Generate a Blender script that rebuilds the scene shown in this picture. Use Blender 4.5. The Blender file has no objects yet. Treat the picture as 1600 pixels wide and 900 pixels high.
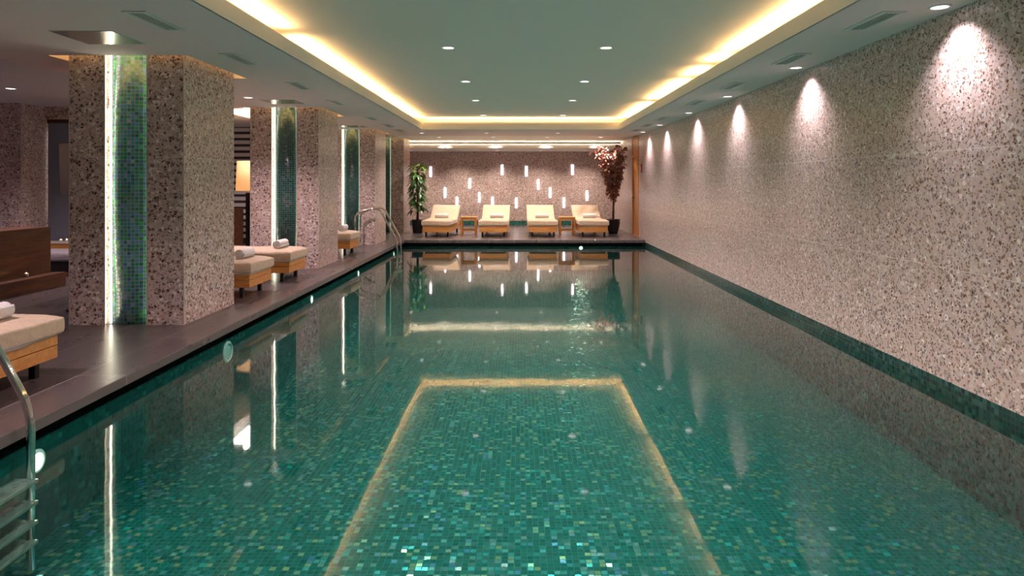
import bpy, bmesh, math, random
from mathutils import Vector, Matrix
random.seed(7)
SC = bpy.context.scene
COL = SC.collection
PI = math.pi
R = math.radians

# ---------------------------------------------------------------- camera, view, world
F = 1060.0
cam_d = bpy.data.cameras.new('camera'); cam = bpy.data.objects.new('camera', cam_d); COL.objects.link(cam)
cam_d.sensor_width = 36; cam_d.lens = F / 1600 * 36
cam_d.shift_x = -11 / 1600; cam_d.shift_y = -162 / 1600
cam_d.clip_start = .05; cam_d.clip_end = 200
cam.location = (0, 0, 1.5); cam.rotation_euler = (PI / 2, 0, 0)
SC.camera = cam
SC.view_settings.view_transform = 'Standard'; SC.view_settings.look = 'None'
SC.view_settings.gamma = 1; SC.view_settings.use_curve_mapping = False
SC.view_settings.exposure = 0.62
SC.cycles.sample_clamp_indirect = 4.0
SC.cycles.max_bounces = 10; SC.cycles.diffuse_bounces = 5; SC.cycles.glossy_bounces = 5; SC.cycles.transparent_max_bounces = 12
world = bpy.data.worlds.new('world'); SC.world = world; world.use_nodes = True
world.node_tree.nodes['Background'].inputs[0].default_value = (.8, .75, .8, 1)
world.node_tree.nodes['Background'].inputs[1].default_value = .05

# light levels
COVE_W = 8.5        # watts per metre of cove strip
COVE_COL = (1, .66, .26)
DOWN_W = 240.0
DOWN_COL = (1, .77, .74)
WASH_W = 75.0
WASH_COL = (1, .86, .89)
LEFT_W = 150.0
LEFT_COL = (1, .76, .80)
FAR_W = 150.0
FAR_COL = (1, .80, .66)

# ---------------------------------------------------------------- node helpers
class NT:
    def __init__(s, name):
        s.m = bpy.data.materials.new(name); s.m.use_nodes = True
        s.t = s.m.node_tree; s.b = s.t.nodes['Principled BSDF']; s.out = s.t.nodes['Material Output']
    def n(s, k): return s.t.nodes.new(k)
    def put(s, sock, v):
        if v is None: return
        if isinstance(v, bpy.types.NodeSocket): s.t.links.new(v, sock)
        else:
            if sock.type == 'RGBA' and not isinstance(v, (int, float)) and len(v) == 3: v = (*v, 1)
            sock.default_value = v
    def math(s, op, a, b=None, c=None, clamp=False):
        n = s.n('ShaderNodeMath'); n.operation = op; n.use_clamp = clamp
        s.put(n.inputs[0], a); s.put(n.inputs[1], b)
        if c is not None: s.put(n.inputs[2], c)
        return n.outputs[0]
    def vmath(s, op, a, b=None):
        n = s.n('ShaderNodeVectorMath'); n.operation = op
        s.put(n.inputs[0], a)
        if b is not None: s.put(n.inputs[1], b)
        return n.outputs[0]
    def pos(s): return s.n('ShaderNodeNewGeometry').outputs['Position']
    def obj(s): return s.n('ShaderNodeTexCoord').outputs['Object']
    def sep(s, v):
        n = s.n('ShaderNodeSeparateXYZ'); s.put(n.inputs[0], v); return n.outputs
    def comb(s, x, y, z):
        n = s.n('ShaderNodeCombineXYZ'); s.put(n.inputs[0], x); s.put(n.inputs[1], y); s.put(n.inputs[2], z); return n.outputs[0]
    def noise(s, v, scale, detail=3, rough=.5):
        n = s.n('ShaderNodeTexNoise'); s.put(n.inputs['Vector'], v); n.inputs['Scale'].default_value = scale
        n.inputs['Detail'].default_value = detail; n.inputs['Roughness'].default_value = rough; return n.outputs
    def voro(s, v, scale, feature='F1'):
        n = s.n('ShaderNodeTexVoronoi'); n.feature = feature; s.put(n.inputs['Vector'], v); n.inputs['Scale'].default_value = scale; return n.outputs
    def white(s, v):
        n = s.n('ShaderNodeTexWhiteNoise'); n.noise_dimensions = '3D'; s.put(n.inputs['Vector'], v); return n.outputs
    def ramp(s, f, stops, const=False):
        n = s.n('ShaderNodeValToRGB'); cr = n.color_ramp
        if const: cr.interpolation = 'CONSTANT'
        while len(cr.elements) < len(stops): cr.elements.new(.5)
        for e, (p, c) in zip(cr.elements, stops):
            e.position = p; e.color = (*c, 1) if len(c) == 3 else c
        s.put(n.inputs[0], f); return n.outputs[0]
    def mix(s, f, a, b):
        n = s.n('ShaderNodeMix'); n.data_type = 'RGBA'
        s.put(n.inputs[0], f); s.put(n.inputs[6], a); s.put(n.inputs[7], b); return n.outputs[2]
    def bump(s, h, strength=.3, dist=.01):
        n = s.n('ShaderNodeBump'); n.inputs['Strength'].default_value = strength; n.inputs['Distance'].default_value = dist
        s.put(n.inputs['Height'], h); s.put(s.b.inputs['Normal'], n.outputs[0]); return n.outputs[0]
    def set(s, col=None, rough=None, metal=None, spec=None, **k):
        if col is not None: s.put(s.b.inputs['Base Color'], col)
        if rough is not None: s.put(s.b.inputs['Roughness'], rough)
        if metal is not None: s.put(s.b.inputs['Metallic'], metal)
        if spec is not None: s.put(s.b.inputs['Specular IOR Level'], spec)
        for a, b in k.items(): s.put(s.b.inputs[a.replace('_', ' ')], b)
        return s.m

def plain(name, col, rough=.5, metal=0, spec=None, var=.06, scale=6, bump=0, bscale=200):
    t = NT(name); p = t.pos()
    f = t.noise(p, scale)[0]
    c2 = tuple(max(0, c * (1 - var * 2)) for c in col)
    t.set(t.mix(f, c2, tuple(c * (1 + var) for c in col)), rough, metal, spec)
    if bump: t.bump(t.noise(p, bscale, 2)[0], bump, .004)
    return t.m

def emit(name, col, strength):
    t = NT(name); t.set((0, 0, 0), .5)
    t.put(t.b.inputs['Emission Color'], (*col, 1)); t.b.inputs['Emission Strength'].default_value = strength
    return t.m

def terrazzo(name, joints=None, k=1.0):
    t = NT(name); p = t.pos()
    wob = t.noise(p, 30, 2)[1]
    q = t.vmath('ADD', p, t.vmath('MULTIPLY', t.vmath('SUBTRACT', wob, (.5, .5, .5)), (.009, .009, .009)))
    base = t.mix(t.noise(p, 70, 4, .65)[0], (.46, .345, .33), (.70, .55, .53))
    # large pale and tan stones
    v1 = t.voro(q, 34 * k)[1]; e1 = t.voro(q, 34 * k, 'DISTANCE_TO_EDGE')[0]
    r1 = t.sep(v1)
    c1 = t.ramp(r1[1], [(0, (.64, .57, .55)), (.25, (.50, .36, .28)), (.38, (.80, .73, .71)), (.55, (.38, .31, .30)), (.72, (.68, .55, .48)), (.88, (.50, .43, .43))], True)
    m1 = t.math('MULTIPLY', t.math('GREATER_THAN', r1[0], .32), t.math('GREATER_THAN', e1, .10))
    base = t.mix(m1, base, c1)
    # dark small chips
    v2 = t.voro(q, 50 * k)[1]; e2 = t.voro(q, 50 * k, 'DISTANCE_TO_EDGE')[0]
    r2 = t.sep(v2)
    c2 = t.ramp(r2[1], [(0, (.08, .040, .033)), (.22, (.17, .085, .06)), (.42, (.15, .125, .135)), (.58, (.36, .21, .14)), (.74, (.30, .26, .27)), (.88, (.42, .32, .26))], True)
    m2 = t.math('MULTIPLY', t.math('GREATER_THAN', r2[0], .76), t.math('GREATER_THAN', e2, .07))
    base = t.mix(m2, base, c2)
    v3 = t.voro(q, 85)[1]; r3 = t.sep(v3)
    base = t.mix(t.math('GREATER_THAN', r3[0], .90), base, (.22, .14, .11))
    if joints:
        ax, per, off, z0, zp, stag = joints
        s = t.sep(p)
        zz = t.math('DIVIDE', t.math('SUBTRACT', s[2], z0), zp)
        row = t.math('FLOOR', zz)
        fz = t.math('FRACT', zz)
        jz = t.math('LESS_THAN', fz, .005 / zp)
        sh = t.math('MULTIPLY', t.math('MODULO', t.math('ADD', row, 4.0), 2.0), stag)
        fy = t.math('FRACT', t.math('ADD', t.math('DIVIDE', t.math('SUBTRACT', s[ax], off), per), sh))
        jy = t.math('LESS_THAN', fy, .005 / per)
        base = t.mix(t.math('MULTIPLY', t.math('MAXIMUM', jz, jy), .75), base, (.80, .74, .72))
    t.set(base, .30, 0, .5)
    return t.m

def mosaic(name, ax, pitch, stops, grout, gw=.07, off=(0, 0), rough=.12, tilt=.0, blot=0.0, blotscale=3, spec=.5, metal=0, metalcut=None, centre=None):
    """square glass tiles over two world axes"""
    t = NT(name); s = t.sep(t.pos())
    u = t.math('DIVIDE', t.math('SUBTRACT', s[ax[0]], off[0]), pitch); v = t.math('DIVIDE', t.math('SUBTRACT', s[ax[1]], off[1]), pitch)
    iu, iv = t.math('FLOOR', u), t.math('FLOOR', v); fu, fv = t.math('FRACT', u), t.math('FRACT', v)
    idv = t.comb(t.math('ADD', iu, .5), t.math('ADD', iv, .5), 3.3)
    w = t.white(idv)
    f = w[0]
    if blot:
        nz = t.noise(t.vmath('MULTIPLY', idv, (pitch,) * 3), blotscale, 2)[0]
        f = t.math('ADD', t.math('MULTIPLY', f, 1 - blot), t.math('MULTIPLY', t.math('MULTIPLY_ADD', nz, 2.6, -.8), blot), clamp=True)
    if centre:
        cx, hw, am = centre
        d = t.math('SUBTRACT', 1.0, t.math('DIVIDE', t.math('ABSOLUTE', t.math('SUBTRACT', s[ax[0]], cx)), hw), clamp=True)
        f = t.math('ADD', t.math('MULTIPLY', f, 1 - am), t.math('MULTIPLY', d, am), clamp=True)
    col = t.ramp(f, stops)
    if metalcut: metal = t.math('MULTIPLY', t.math('GREATER_THAN', f, metalcut), .85)
    lo = t.math('MAXIMUM', t.math('LESS_THAN', fu, gw), t.math('LESS_THAN', fv, gw))
    hi = t.math('MAXIMUM', t.math('GREATER_THAN', fu, 1 - gw), t.math('GREATER_THAN', fv, 1 - gw))
    g = t.math('MAXIMUM', lo, hi)
    t.set(t.mix(g, col, grout), t.math('MULTIPLY_ADD', g, .5, rough), metal, spec)
    if tilt:
        rc = t.vmath('SUBTRACT', w[1], (.5, .5, .5))
        nm = t.vmath('ADD', t.n('ShaderNodeNewGeometry').outputs['Normal'], t.vmath('MULTIPLY', rc, (tilt, tilt, tilt)))
        t.put(t.b.inputs['Normal'], t.vmath('NORMALIZE', nm))
    return t.m

def wood(name, c1, c2, axis=0, rough=.4, scale=9):
    t = NT(name); p = t.pos()
    k = [14, 14, 14]; k[axis] = 1.2
    n = t.noise(t.vmath('MULTIPLY', p, tuple(k)), scale / 9 * 1.6, 5, .6)[0]
    f = t.ramp(n, [(.3, (0, 0, 0)), (.7, (1, 1, 1))])
    t.set(t.mix(f, c1, c2), rough)
    t.bump(n, .12, .003)
    return t.m

def deckmat():
    t = NT('slate_tile'); p = t.pos(); s = t.sep(p)
    n = t.noise(t.vmath('MULTIPLY', p, (5, 1.4, 5)), 1.2, 5, .6)[0]
    nf = t.noise(p, 90, 2)[0]
    iy = t.math('FLOOR', t.math('DIVIDE', s[1], 1.2)); ix = t.math('FLOOR', t.math('DIVIDE', t.math('ADD', s[0], 3.13), .6))
    w = t.white(t.comb(ix, iy, 1.5))[0]
    col = t.mix(n, (.058, .044, .046), (.098, .077, .080))
    col = t.mix(t.math('MULTIPLY', w, .35), col, (.075, .066, .07))
    col = t.mix(t.math('MULTIPLY', nf, .25), col, (.12, .10, .10))
    fy = t.math('FRACT', t.math('DIVIDE', s[1], 1.2)); fx = t.math('FRACT', t.math('DIVIDE', t.math('ADD', s[0], 3.13), .6))
    j = t.math('MAXIMUM', t.math('LESS_THAN', fy, .009), t.math('LESS_THAN', fx, .018))
    col = t.mix(t.math('MULTIPLY', j, .8), col, (.24, .20, .20))
    t.set(col, t.math('MULTIPLY_ADD', n, .06, .25), 0, .5)
    return t.m

def fabric(name, col, col2, scale=260):
    t = NT(name); p = t.obj()
    a = t.noise(p, scale, 2)[0]; b = t.noise(p, 14, 5, .65)[0]
    t.set(t.mix(b, col2, col), .95, 0, .2, Sheen_Weight=.3)
    t.bump(t.math('ADD', t.math('MULTIPLY', a, .5), t.math('MULTIPLY', b, 2.5)), .6, .014)
    return t.m

def watermat():
    t = NT('pool_water'); t.t.nodes.remove(t.b)
    p = t.pos()
    nz = t.noise(t.vmath('MULTIPLY', p, (1.0, .75, 1)), 2.2, 2, .5)[0]
    nz2 = t.noise(p, 9, 2, .5)[0]
    h = t.math('ADD', nz, t.math('MULTIPLY', nz2, .12))
    bp = t.n('ShaderNodeBump'); bp.inputs['Strength'].default_value = 1; bp.inputs['Distance'].default_value = .0009; t.put(bp.inputs['Height'], h)
    fr = t.n('ShaderNodeFresnel'); fr.inputs['IOR'].default_value = 1.34; t.put(fr.inputs['Normal'], bp.outputs[0])
    tr = t.n('ShaderNodeBsdfTransparent'); tr.inputs[0].default_value = (.66, .965, .93, 1)
    gl = t.n('ShaderNodeBsdfGlossy'); gl.inputs['Roughness'].default_value = .035; gl.inputs[0].default_value = (1, 1, 1, 1); t.put(gl.inputs['Normal'], bp.outputs[0])
    mx = t.n('ShaderNodeMixShader'); t.put(mx.inputs[0], fr.outputs[0]); t.put(mx.inputs[1], tr.outputs[0]); t.put(mx.inputs[2], gl.outputs[0])
    t.put(t.out.inputs['Surface'], mx.outputs[0])
    return t.m

# ---------------------------------------------------------------- materials
MT = {}
MT['terr_wall'] = terrazzo('terrazzo_wall', (1, 1.335, 1.265, .05, .845, .5), .92)
MT['terr_far'] = terrazzo('terrazzo_far_wall', (0, 1.335, 0, .05, .845, .5))
MT['terr'] = terrazzo('terrazzo_column', (0, 50, 25, .07, .845, 0), .80)
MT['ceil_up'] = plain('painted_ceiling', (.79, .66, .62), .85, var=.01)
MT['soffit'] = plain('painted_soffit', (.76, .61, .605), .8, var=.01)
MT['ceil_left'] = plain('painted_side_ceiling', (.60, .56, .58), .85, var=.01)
MT['white'] = plain('white_plaster', (.80, .78, .72), .8, var=.01)
MT['deck'] = deckmat()
MT['dark'] = plain('dark_gutter', (.012, .014, .014), .6)
MT['water'] = watermat()
POOLST = [(0, (.000, .060, .051)), (.56, (.000, .074, .063)), (.69, (.000, .095, .084)), (.71, (.02, .34, .33)), (.84, (.16, .66, .66)), (.93, (.70, .74, .38)), (1, (.14, .46, .82))]
SIDEST = [(0, (.000, .050, .042)), (.6, (.000, .070, .060)), (.9, (.004, .10, .09)), (1, (.02, .17, .16))]
MT['pool_floor'] = mosaic('pool_floor_mosaic', (0, 1), .0365, POOLST, (.0, .055, .047), .05, (.01, 0), .18, .24, spec=.6, metalcut=.70)
MT['pool_side'] = mosaic('pool_side_mosaic', (1, 2), .0365, SIDEST, (.004, .035, .03), .07, (0, 0), .2, .03)
MT['pool_end'] = mosaic('pool_end_mosaic', (0, 2), .0365, SIDEST, (.004, .035, .03), .07, (0, 0), .2, .03)
DST = [(0, (.006, .028, .026)), (.5, (.01, .055, .05)), (.8, (.02, .09, .08)), (1, (.05, .12, .12))]
MT['band'] = mosaic('wall_foot_mosaic', (1, 2), .0365, DST, (.012, .02, .02), .07, (0, -.02), .15, .04)
MT['band_far'] = mosaic('far_wall_foot_mosaic', (0, 2), .0365, [(0, (.01, .07, .06)), (1, (.05, .24, .2))], (.03, .05, .045), .07, (0, .145), .2, .04)
CST = [(0, (0.029, 0.435, 0.189)), (.22, (0.058, 0.609, 0.261)), (.36, (0.017, 0.217, 0.145)), (.46, (0.029, 0.348, 0.246)), (.56, (0.029, 0.145, 0.232)), (.68, (0.102, 0.348, 0.667)), (.82, (0.058, 0.319, 0.377)), (.92, (0.319, 0.522, 0.667)), (1, (0.522, 0.464, 0.406))]
MT['mosaic_a'] = mosaic('column_mosaic', (0, 2), .0355, CST, (.46, .47, .36), .06, (-3.955, 0), .22, .06, blot=.18, blotscale=3.2, spec=.5, centre=(-3.76, .2, .30))
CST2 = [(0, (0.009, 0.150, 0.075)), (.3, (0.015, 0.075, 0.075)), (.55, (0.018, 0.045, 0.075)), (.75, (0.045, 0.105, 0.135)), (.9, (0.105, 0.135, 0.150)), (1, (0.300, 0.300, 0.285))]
MT['mosaic_b'] = mosaic('column_mosaic_dark', (0, 2), .0355, CST2, (.10, .22, .13), .06, (-3.955, 0), .2, .08, blot=.15, blotscale=3, spec=.5, centre=(-3.76, .2, .30))  # edge tiles greener than the centre: LED glow put into the tile colour
MT['steel'] = plain('brushed_steel', (.62, .60, .58), .14, 1, var=.02)
MT['tread'] = plain('ribbed_steel', (.40, .37, .33), .3, .6, var=.1, scale=40)
MT['chrome'] = plain('polished_steel', (.78, .76, .74), .07, 1, var=.01)
MT['trim'] = plain('aluminium_trim', (.70, .64, .56), .35, .6, var=.02)
MT['panel'] = plain('satin_steel_panel', (.55, .52, .51), .22, .9, var=.02)
MT['vent'] = plain('white_enamel', (.66, .65, .62), .45, var=.01)
MT['ventdark'] = plain('duct_dark', (.03, .032, .03), .8)
MT['teak'] = wood('teak', (.42, .165, .035), (.62, .29, .075), 0, .42)
MT['teak_y'] = wood('teak_boards', (.42, .165, .035), (.62, .29, .075), 1, .42)
MT['oak_door'] = wood('orange_oak', (.44, .17, .04), (.58, .25, .07), 2, .4)
MT['walnut'] = wood('walnut', (.050, .017, .008), (.16, .062, .026), 1, .33)
MT['black'] = plain('black_metal', (.012, .011, .014), .35, .3)
MT['pot'] = plain('black_pot', (.018, .015, .02), .3, 0)
MT['towelling'] = fabric('cream_towelling', (.70, .545, .41), (.46, .335, .235))
MT['sheet'] = fabric('white_sheet', (.66, .60, .54), (.58, .53, .48))
MT['towel'] = fabric('white_towel', (.78, .74, .73), (.72, .68, .68), 180)
MT['lamp_fix'] = plain('lamp_bezel', (.78, .76, .72), .4, var=.01)
MT['lens'] = emit('lamp_lens', (1, .93, .88), 2.3)
MT['bar'] = emit('bar_glow', (1, .90, .94), 3)
MT['led'] = emit('led_white', (1, .93, .72), 8)
MT['led_warm'] = emit('led_warm', (1, .68, .22), 10)
MT['led_white'] = emit('led_bright', (1, .90, .80), 12)
MT['poollens'] = emit('pool_lens', (1, .96, .80), 4)
MT['poollens_off'] = plain('pool_lens_unlit', (.55, .75, .68), .3)
MT['flame'] = emit('flame', (1, .45, .18), 40)
MT['glass_dull'] = plain('frosted_blue_glass', (.20, .23, .30), .18, 0, var=.10, scale=3)
MT['leaf'] = plain('leaf_green', (.06, .17, .045), .38, var=.5, scale=7)
MT['leaf_young'] = plain('leaf_light_green', (.16, .32, .05), .38, var=.3, scale=7)
MT['leaf_red'] = plain('leaf_copper', (.44, .20, .16), .5, var=.5, scale=14)
MT['stem'] = plain('stem_bark', (.10, .045, .03), .8, var=.3, scale=30)
MT['soil'] = plain('pebbles', (.42, .38, .34), .9, var=.3, scale=60)
MT['grey_fabric'] = fabric('grey_cushion', (.28, .26, .28), (.24, .22, .24))
MT['slat_white'] = plain('pale_slat', (.80, .74, .74), .5)
MT['slat_back'] = plain('dark_backing', (.045, .035, .06), .5)
MT['red'] = plain('red_plastic', (.30, .02, .03), .4)
tl = NT('shade_lit'); tl.set((.70, .48, .30), .8)
tl.put(tl.b.inputs['Emission Color'], (1, .46, .16, 1)); tl.b.inputs['Emission Strength'].default_value = .55
MT['shade_lit'] = tl.m
MT['shade'] = fabric('shade_unlit', (.72, .64, .62), (.68, .60, .58))

# ---------------------------------------------------------------- mesh helpers
def link(name, bm, mat, parent=None, smooth=False, loc=None):
    me = bpy.data.meshes.new(name)
    bmesh.ops.recalc_face_normals(bm, faces=bm.faces)
    bm.to_mesh(me); bm.free()
    me.materials.append(MT[mat] if isinstance(mat, str) else mat)
    if smooth:
        for p in me.polygons: p.use_smooth = True
    o = bpy.data.objects.new(name, me); COL.objects.link(o)
    if parent: o.parent = parent
    if loc: o.location = loc
    return o

def box(bm, x0, x1, y0, y1, z0, z1, bev=0, seg=2):
    if x0 > x1: x0, x1 = x1, x0
    if y0 > y1: y0, y1 = y1, y0
    vs = [bm.verts.new((x, y, z)) for x in (x0, x1) for y in (y0, y1) for z in (z0, z1)]
    fs = [bm.faces.new([vs[i] for i in q]) for q in ((0, 1, 3, 2), (4, 6, 7, 5), (0, 4, 5, 1), (2, 3, 7, 6), (0, 2, 6, 4), (1, 5, 7, 3))]
    if bev:
        es = list({e for f in fs for e in f.edges})
        bmesh.ops.bevel(bm, geom=es, offset=bev, segments=seg, affect='EDGES', profile=.6)
    return vs

def bx(*a, **k):
    bm = bmesh.new(); box(bm, *a, **k); return bm

def cyl(bm, c, r, h, seg=24, r2=None, axis='z', cap=True):
    r2 = r if r2 is None else r2
    rings = []
    for t, rr in ((0, r), (h, r2)):
        ring = []
        for i in range(seg):
            a = 2 * PI * i / seg
            u, v = rr * math.cos(a), rr * math.sin(a)
            p = {'z': (u, v, t), 'y': (u, t, v), 'x': (t, u, v)}[axis]
            ring.append(bm.verts.new((c[0] + p[0], c[1] + p[1], c[2] + p[2])))
        rings.append(ring)
    for i in range(seg):
        j = (i + 1) % seg
        bm.faces.new((rings[0][i], rings[0][j], rings[1][j], rings[1][i]))
    if cap: bm.faces.new(rings[0]); bm.faces.new(rings[1])

def lathe(bm, c, prof, seg=28, axis='z', capb=True, capt=False):
    rings = []
    for r, t in prof:
        ring = []
        for i in range(seg):
            a = 2 * PI * i / seg; u, v = r * math.cos(a), r * math.sin(a)
            p = {'z': (u, v, t), 'y': (u, t, v), 'x': (t, u, v)}[axis]
            ring.append(bm.verts.new((c[0] + p[0], c[1] + p[1], c[2] + p[2])))
        rings.append(ring)
    for a, b in zip(rings, rings[1:]):
        for i in range(seg):
            j = (i + 1) % seg; bm.faces.new((a[i], a[j], b[j], b[i]))
    if capb: bm.faces.new(rings[0])
    if capt: bm.faces.new(rings[-1])

def tube(bm, pts, r, seg=12, radii=None):
    pts = [Vector(p) for p in pts]
    up = None; rings = []
    for i, p in enumerate(pts):
        d = (pts[min(i + 1, len(pts) - 1)] - pts[max(i - 1, 0)]).normalized()
        if up is None:
            up = Vector((0, 1, 0)) if abs(d.y) < .9 else Vector((1, 0, 0))
        up = (up - d * up.dot(d)).normalized(); s = d.cross(up)
        rr = radii[i] if radii else r
        rings.append([bm.verts.new(p + (up * math.cos(2 * PI * k / seg) + s * math.sin(2 * PI * k / seg)) * rr) for k in range(seg)])
    for a, b in zip(rings, rings[1:]):
        for k in range(seg):
            j = (k + 1) % seg; bm.faces.new((a[k], a[j], b[j], b[k]))
    bm.faces.new(rings[0]); bm.faces.new(rings[-1])

def rounded(pts, rad, n=6):
    """polyline with its corners rounded"""
    pts = [Vector(p) for p in pts]; out = [pts[0]]
    for a, b, c in zip(pts, pts[1:], pts[2:]):
        d1 = (a - b); d2 = (c - b); r = min(rad, d1.length * .45, d2.length * .45)
        p, q = b + d1.normalized() * r, b + d2.normalized() * r
        for k in range(n + 1):
            t = k / n; out.append(p * (1 - t) ** 2 + b * 2 * t * (1 - t) + q * t * t)
    out.append(pts[-1]); return out

def slab(xs, ys, hole, z0, z1):
    """slab of cells between the cuts; hole(x, y) tells which cells are open"""
    xs = sorted(set(xs)); ys = sorted(set(ys)); bm = bmesh.new(); vm = {}
    def v(x, y, z):
        k = (round(x, 4), round(y, 4), round(z, 4))
        if k not in vm: vm[k] = bm.verts.new(k)
        return vm[k]
    solid = {}
    for i in range(len(xs) - 1):
        for j in range(len(ys) - 1):
            solid[i, j] = not hole((xs[i] + xs[i + 1]) / 2, (ys[j] + ys[j + 1]) / 2)
    for (i, j), s in solid.items():
        if not s: continue
        a, b, c, d = xs[i], xs[i + 1], ys[j], ys[j + 1]
        bm.faces.new((v(a, c, z0), v(a, d, z0), v(b, d, z0), v(b, c, z0)))
        bm.faces.new((v(a, c, z1), v(b, c, z1), v(b, d, z1), v(a, d, z1)))
        if not solid.get((i - 1, j)): bm.faces.new((v(a, c, z0), v(a, c, z1), v(a, d, z1), v(a, d, z0)))
        if not solid.get((i + 1, j)): bm.faces.new((v(b, c, z0), v(b, d, z0), v(b, d, z1), v(b, c, z1)))
        if not solid.get((i, j - 1)): bm.faces.new((v(a, c, z0), v(b, c, z0), v(b, c, z1), v(a, c, z1)))
        if not solid.get((i, j + 1)): bm.faces.new((v(a, d, z0), v(a, d, z1), v(b, d, z1), v(b, d, z0)))
    return bm

def empty(name, loc=(0, 0, 0), rz=0):
    o = bpy.data.objects.new(name, None); COL.objects.link(o); o.location = loc; o.rotation_euler = (0, 0, rz)
    o.empty_display_size = .1
    return o
def tag(o, label, cat, group=None, kind=None):
    o['label'] = label; o['category'] = cat
    if group: o['group'] = group
    if kind: o['kind'] = kind
    return o
def struct(name, bm, mat, smooth=False):
    o = link(name, bm, mat, None, smooth); o['kind'] = 'structure'; return o
def copy_tree(o, parent=None):
    c = o.copy(); COL.objects.link(c); c.parent = parent
    for ch in list(o.children): copy_tree(ch, c)
    return c
ORD = ['first', 'second', 'third', 'fourth', 'fifth', 'sixth', 'seventh', 'eighth', 'ninth', 'tenth', 'eleventh', 'twelfth', 'thirteenth', 'fourteenth']

def area(name, loc, sx, sy, power, col, rot=(PI, 0, 0), parent=None, spread=None):
    l = bpy.data.lights.new(name, 'AREA'); l.shape = 'RECTANGLE'; l.size = sx; l.size_y = sy; l.energy = power; l.color = col
    if spread: l.spread = spread
    o = bpy.data.objects.new(name, l); COL.objects.link(o); o.location = loc; o.rotation_euler = rot
    if parent: o.parent = parent
    return o
def spot(name, loc, power, col, size=110, blend=.6, rot=(0, 0, 0), parent=None, radius=.035):
    l = bpy.data.lights.new(name, 'SPOT'); l.energy = power; l.color = col; l.spot_size = R(size); l.spot_blend = blend; l.shadow_soft_size = radius
    o = bpy.data.objects.new(name, l); COL.objects.link(o); o.location = loc; o.rotation_euler = rot
    if parent: o.parent = parent
    return o

# ---------------------------------------------------------------- measures
XL, XR, DZ, ZS = -2.78, 3.07, .145, 2.73     # deck edge, right wall, deck height, soffit height
YE, YW = 16.5, 22.4                          # pool end, far wall
YB = -3.2                                    # room behind the camera
ZU = 3.0                                     # raised ceiling
PD = -.62                                    # pool floor
XC0, XC1, YC1 = -2.18, 2.27, 15.25           # coffer
XLEFT = -11.0
COLS = [(6.53, 7.68), (10.93, 12.08), (15.24, 16.42), (18.96, 20.08)]
CX0, CX1 = -4.33, -3.227

# ---------------------------------------------------------------- pool and floor
struct('pool_floor', bx(-2.95, XR + .1, YB, YE + .3, PD - .1, PD), 'pool_floor')
struct('pool_wall_left', bx(-3.0, -2.85, YB, YE + .25, PD, -.012), 'pool_side')
struct('pool_wall_far', bx(-2.85, XR, YE + .07, YE + .2, PD, -.012), 'pool_end')
struct('pool_wall_right', bx(XR, XR + .2, YB, YE + .3, PD, .088), 'band')
struct('pool_gutter_left', bx(-3.3, -3.12, YB, YE + .3, -.2, DZ - .07), 'dark')
struct('pool_gutter_far', bx(-3.12, XR, YE + .33, YE + .45, -.2, DZ - .07), 'dark')
bm = bmesh.new()
vs = [bm.verts.new(p) for p in ((-3.12, YB, 0), (XR, YB, 0), (XR, YE + .33, 0), (-3.12, YE + .33, 0))]
bm.faces.new(vs)
w = link('water', bm, 'water'); tag(w, 'still green pool water mirroring the columns and the lit ceiling', 'water', kind='stuff')
bm = slab([XLEFT, XL, XR], [YB, YE, YW], lambda x, y: x > XL and y < YE, DZ - .07, DZ)
o = struct('floor', bm, 'deck')
bv = o.modifiers.new('edge', 'BEVEL'); bv.width = .006; bv.segments = 2; bv.limit_method = 'ANGLE'

# ---------------------------------------------------------------- walls
dy0, dy1 = 17.4, 18.4
bm = bmesh.new()
for a, b, z0, z1 in ((YB, dy0, .088, 3.05), (dy1, YW + .2, .0, 3.05), (dy0, dy1, -.1, DZ)):
    box(bm, XR, XR + .2, a, b, z0, z1)
struct('wall_right', bm, 'terr_wall')
struct('wall_far', bx(XLEFT, XR, YW, YW + .15, .3, 3.05), 'terr_far')
struct('baseboard_far', bx(XLEFT, XR, YW - .006, YW + .15, .0, .3), 'band_far')
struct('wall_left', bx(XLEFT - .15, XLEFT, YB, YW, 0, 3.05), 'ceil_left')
struct('wall_near', bx(XLEFT, XR, YB - .15, YB, PD, 3.05), 'terr_far')

# door at the far right
d = empty('door_1', (XR, dy0, DZ)); d['kind'] = 'structure'
def dpart(name, bm, mat, parent=d):
    o = link(name, bm, mat); o.parent = parent; return o
bm = bmesh.new()
H = ZS - DZ + .02
box(bm, -.012, .14, 0, .07, 0, H, .004); box(bm, -.012, .14, .93, 1.0, 0, H, .004); box(bm, -.010, .14, .07, .93, 2.07, 2.13); box(bm, -.008, .14, .07, .93, H - .05, H)
dpart('door_frame', bm, 'oak_door')
lf = dpart('door_leaf', bx(.03, .08, .07, .93, .005, 2.07, bev=.003), 'oak_door')
dpart('transom_panel', bx(.005, .05, .07, .93, 2.13, H - .05), 'oak_door')
bm = bmesh.new(); tube(bm, rounded([(.03, .86, 1.0), (-.03, .86, 1.0), (-.03, .74, 1.0)], .02), .009, 8); cyl(bm, (.022, .86, 1.0), .024, .01, 14, axis='x')
dpart('door_handle', bm, 'black')

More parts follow.
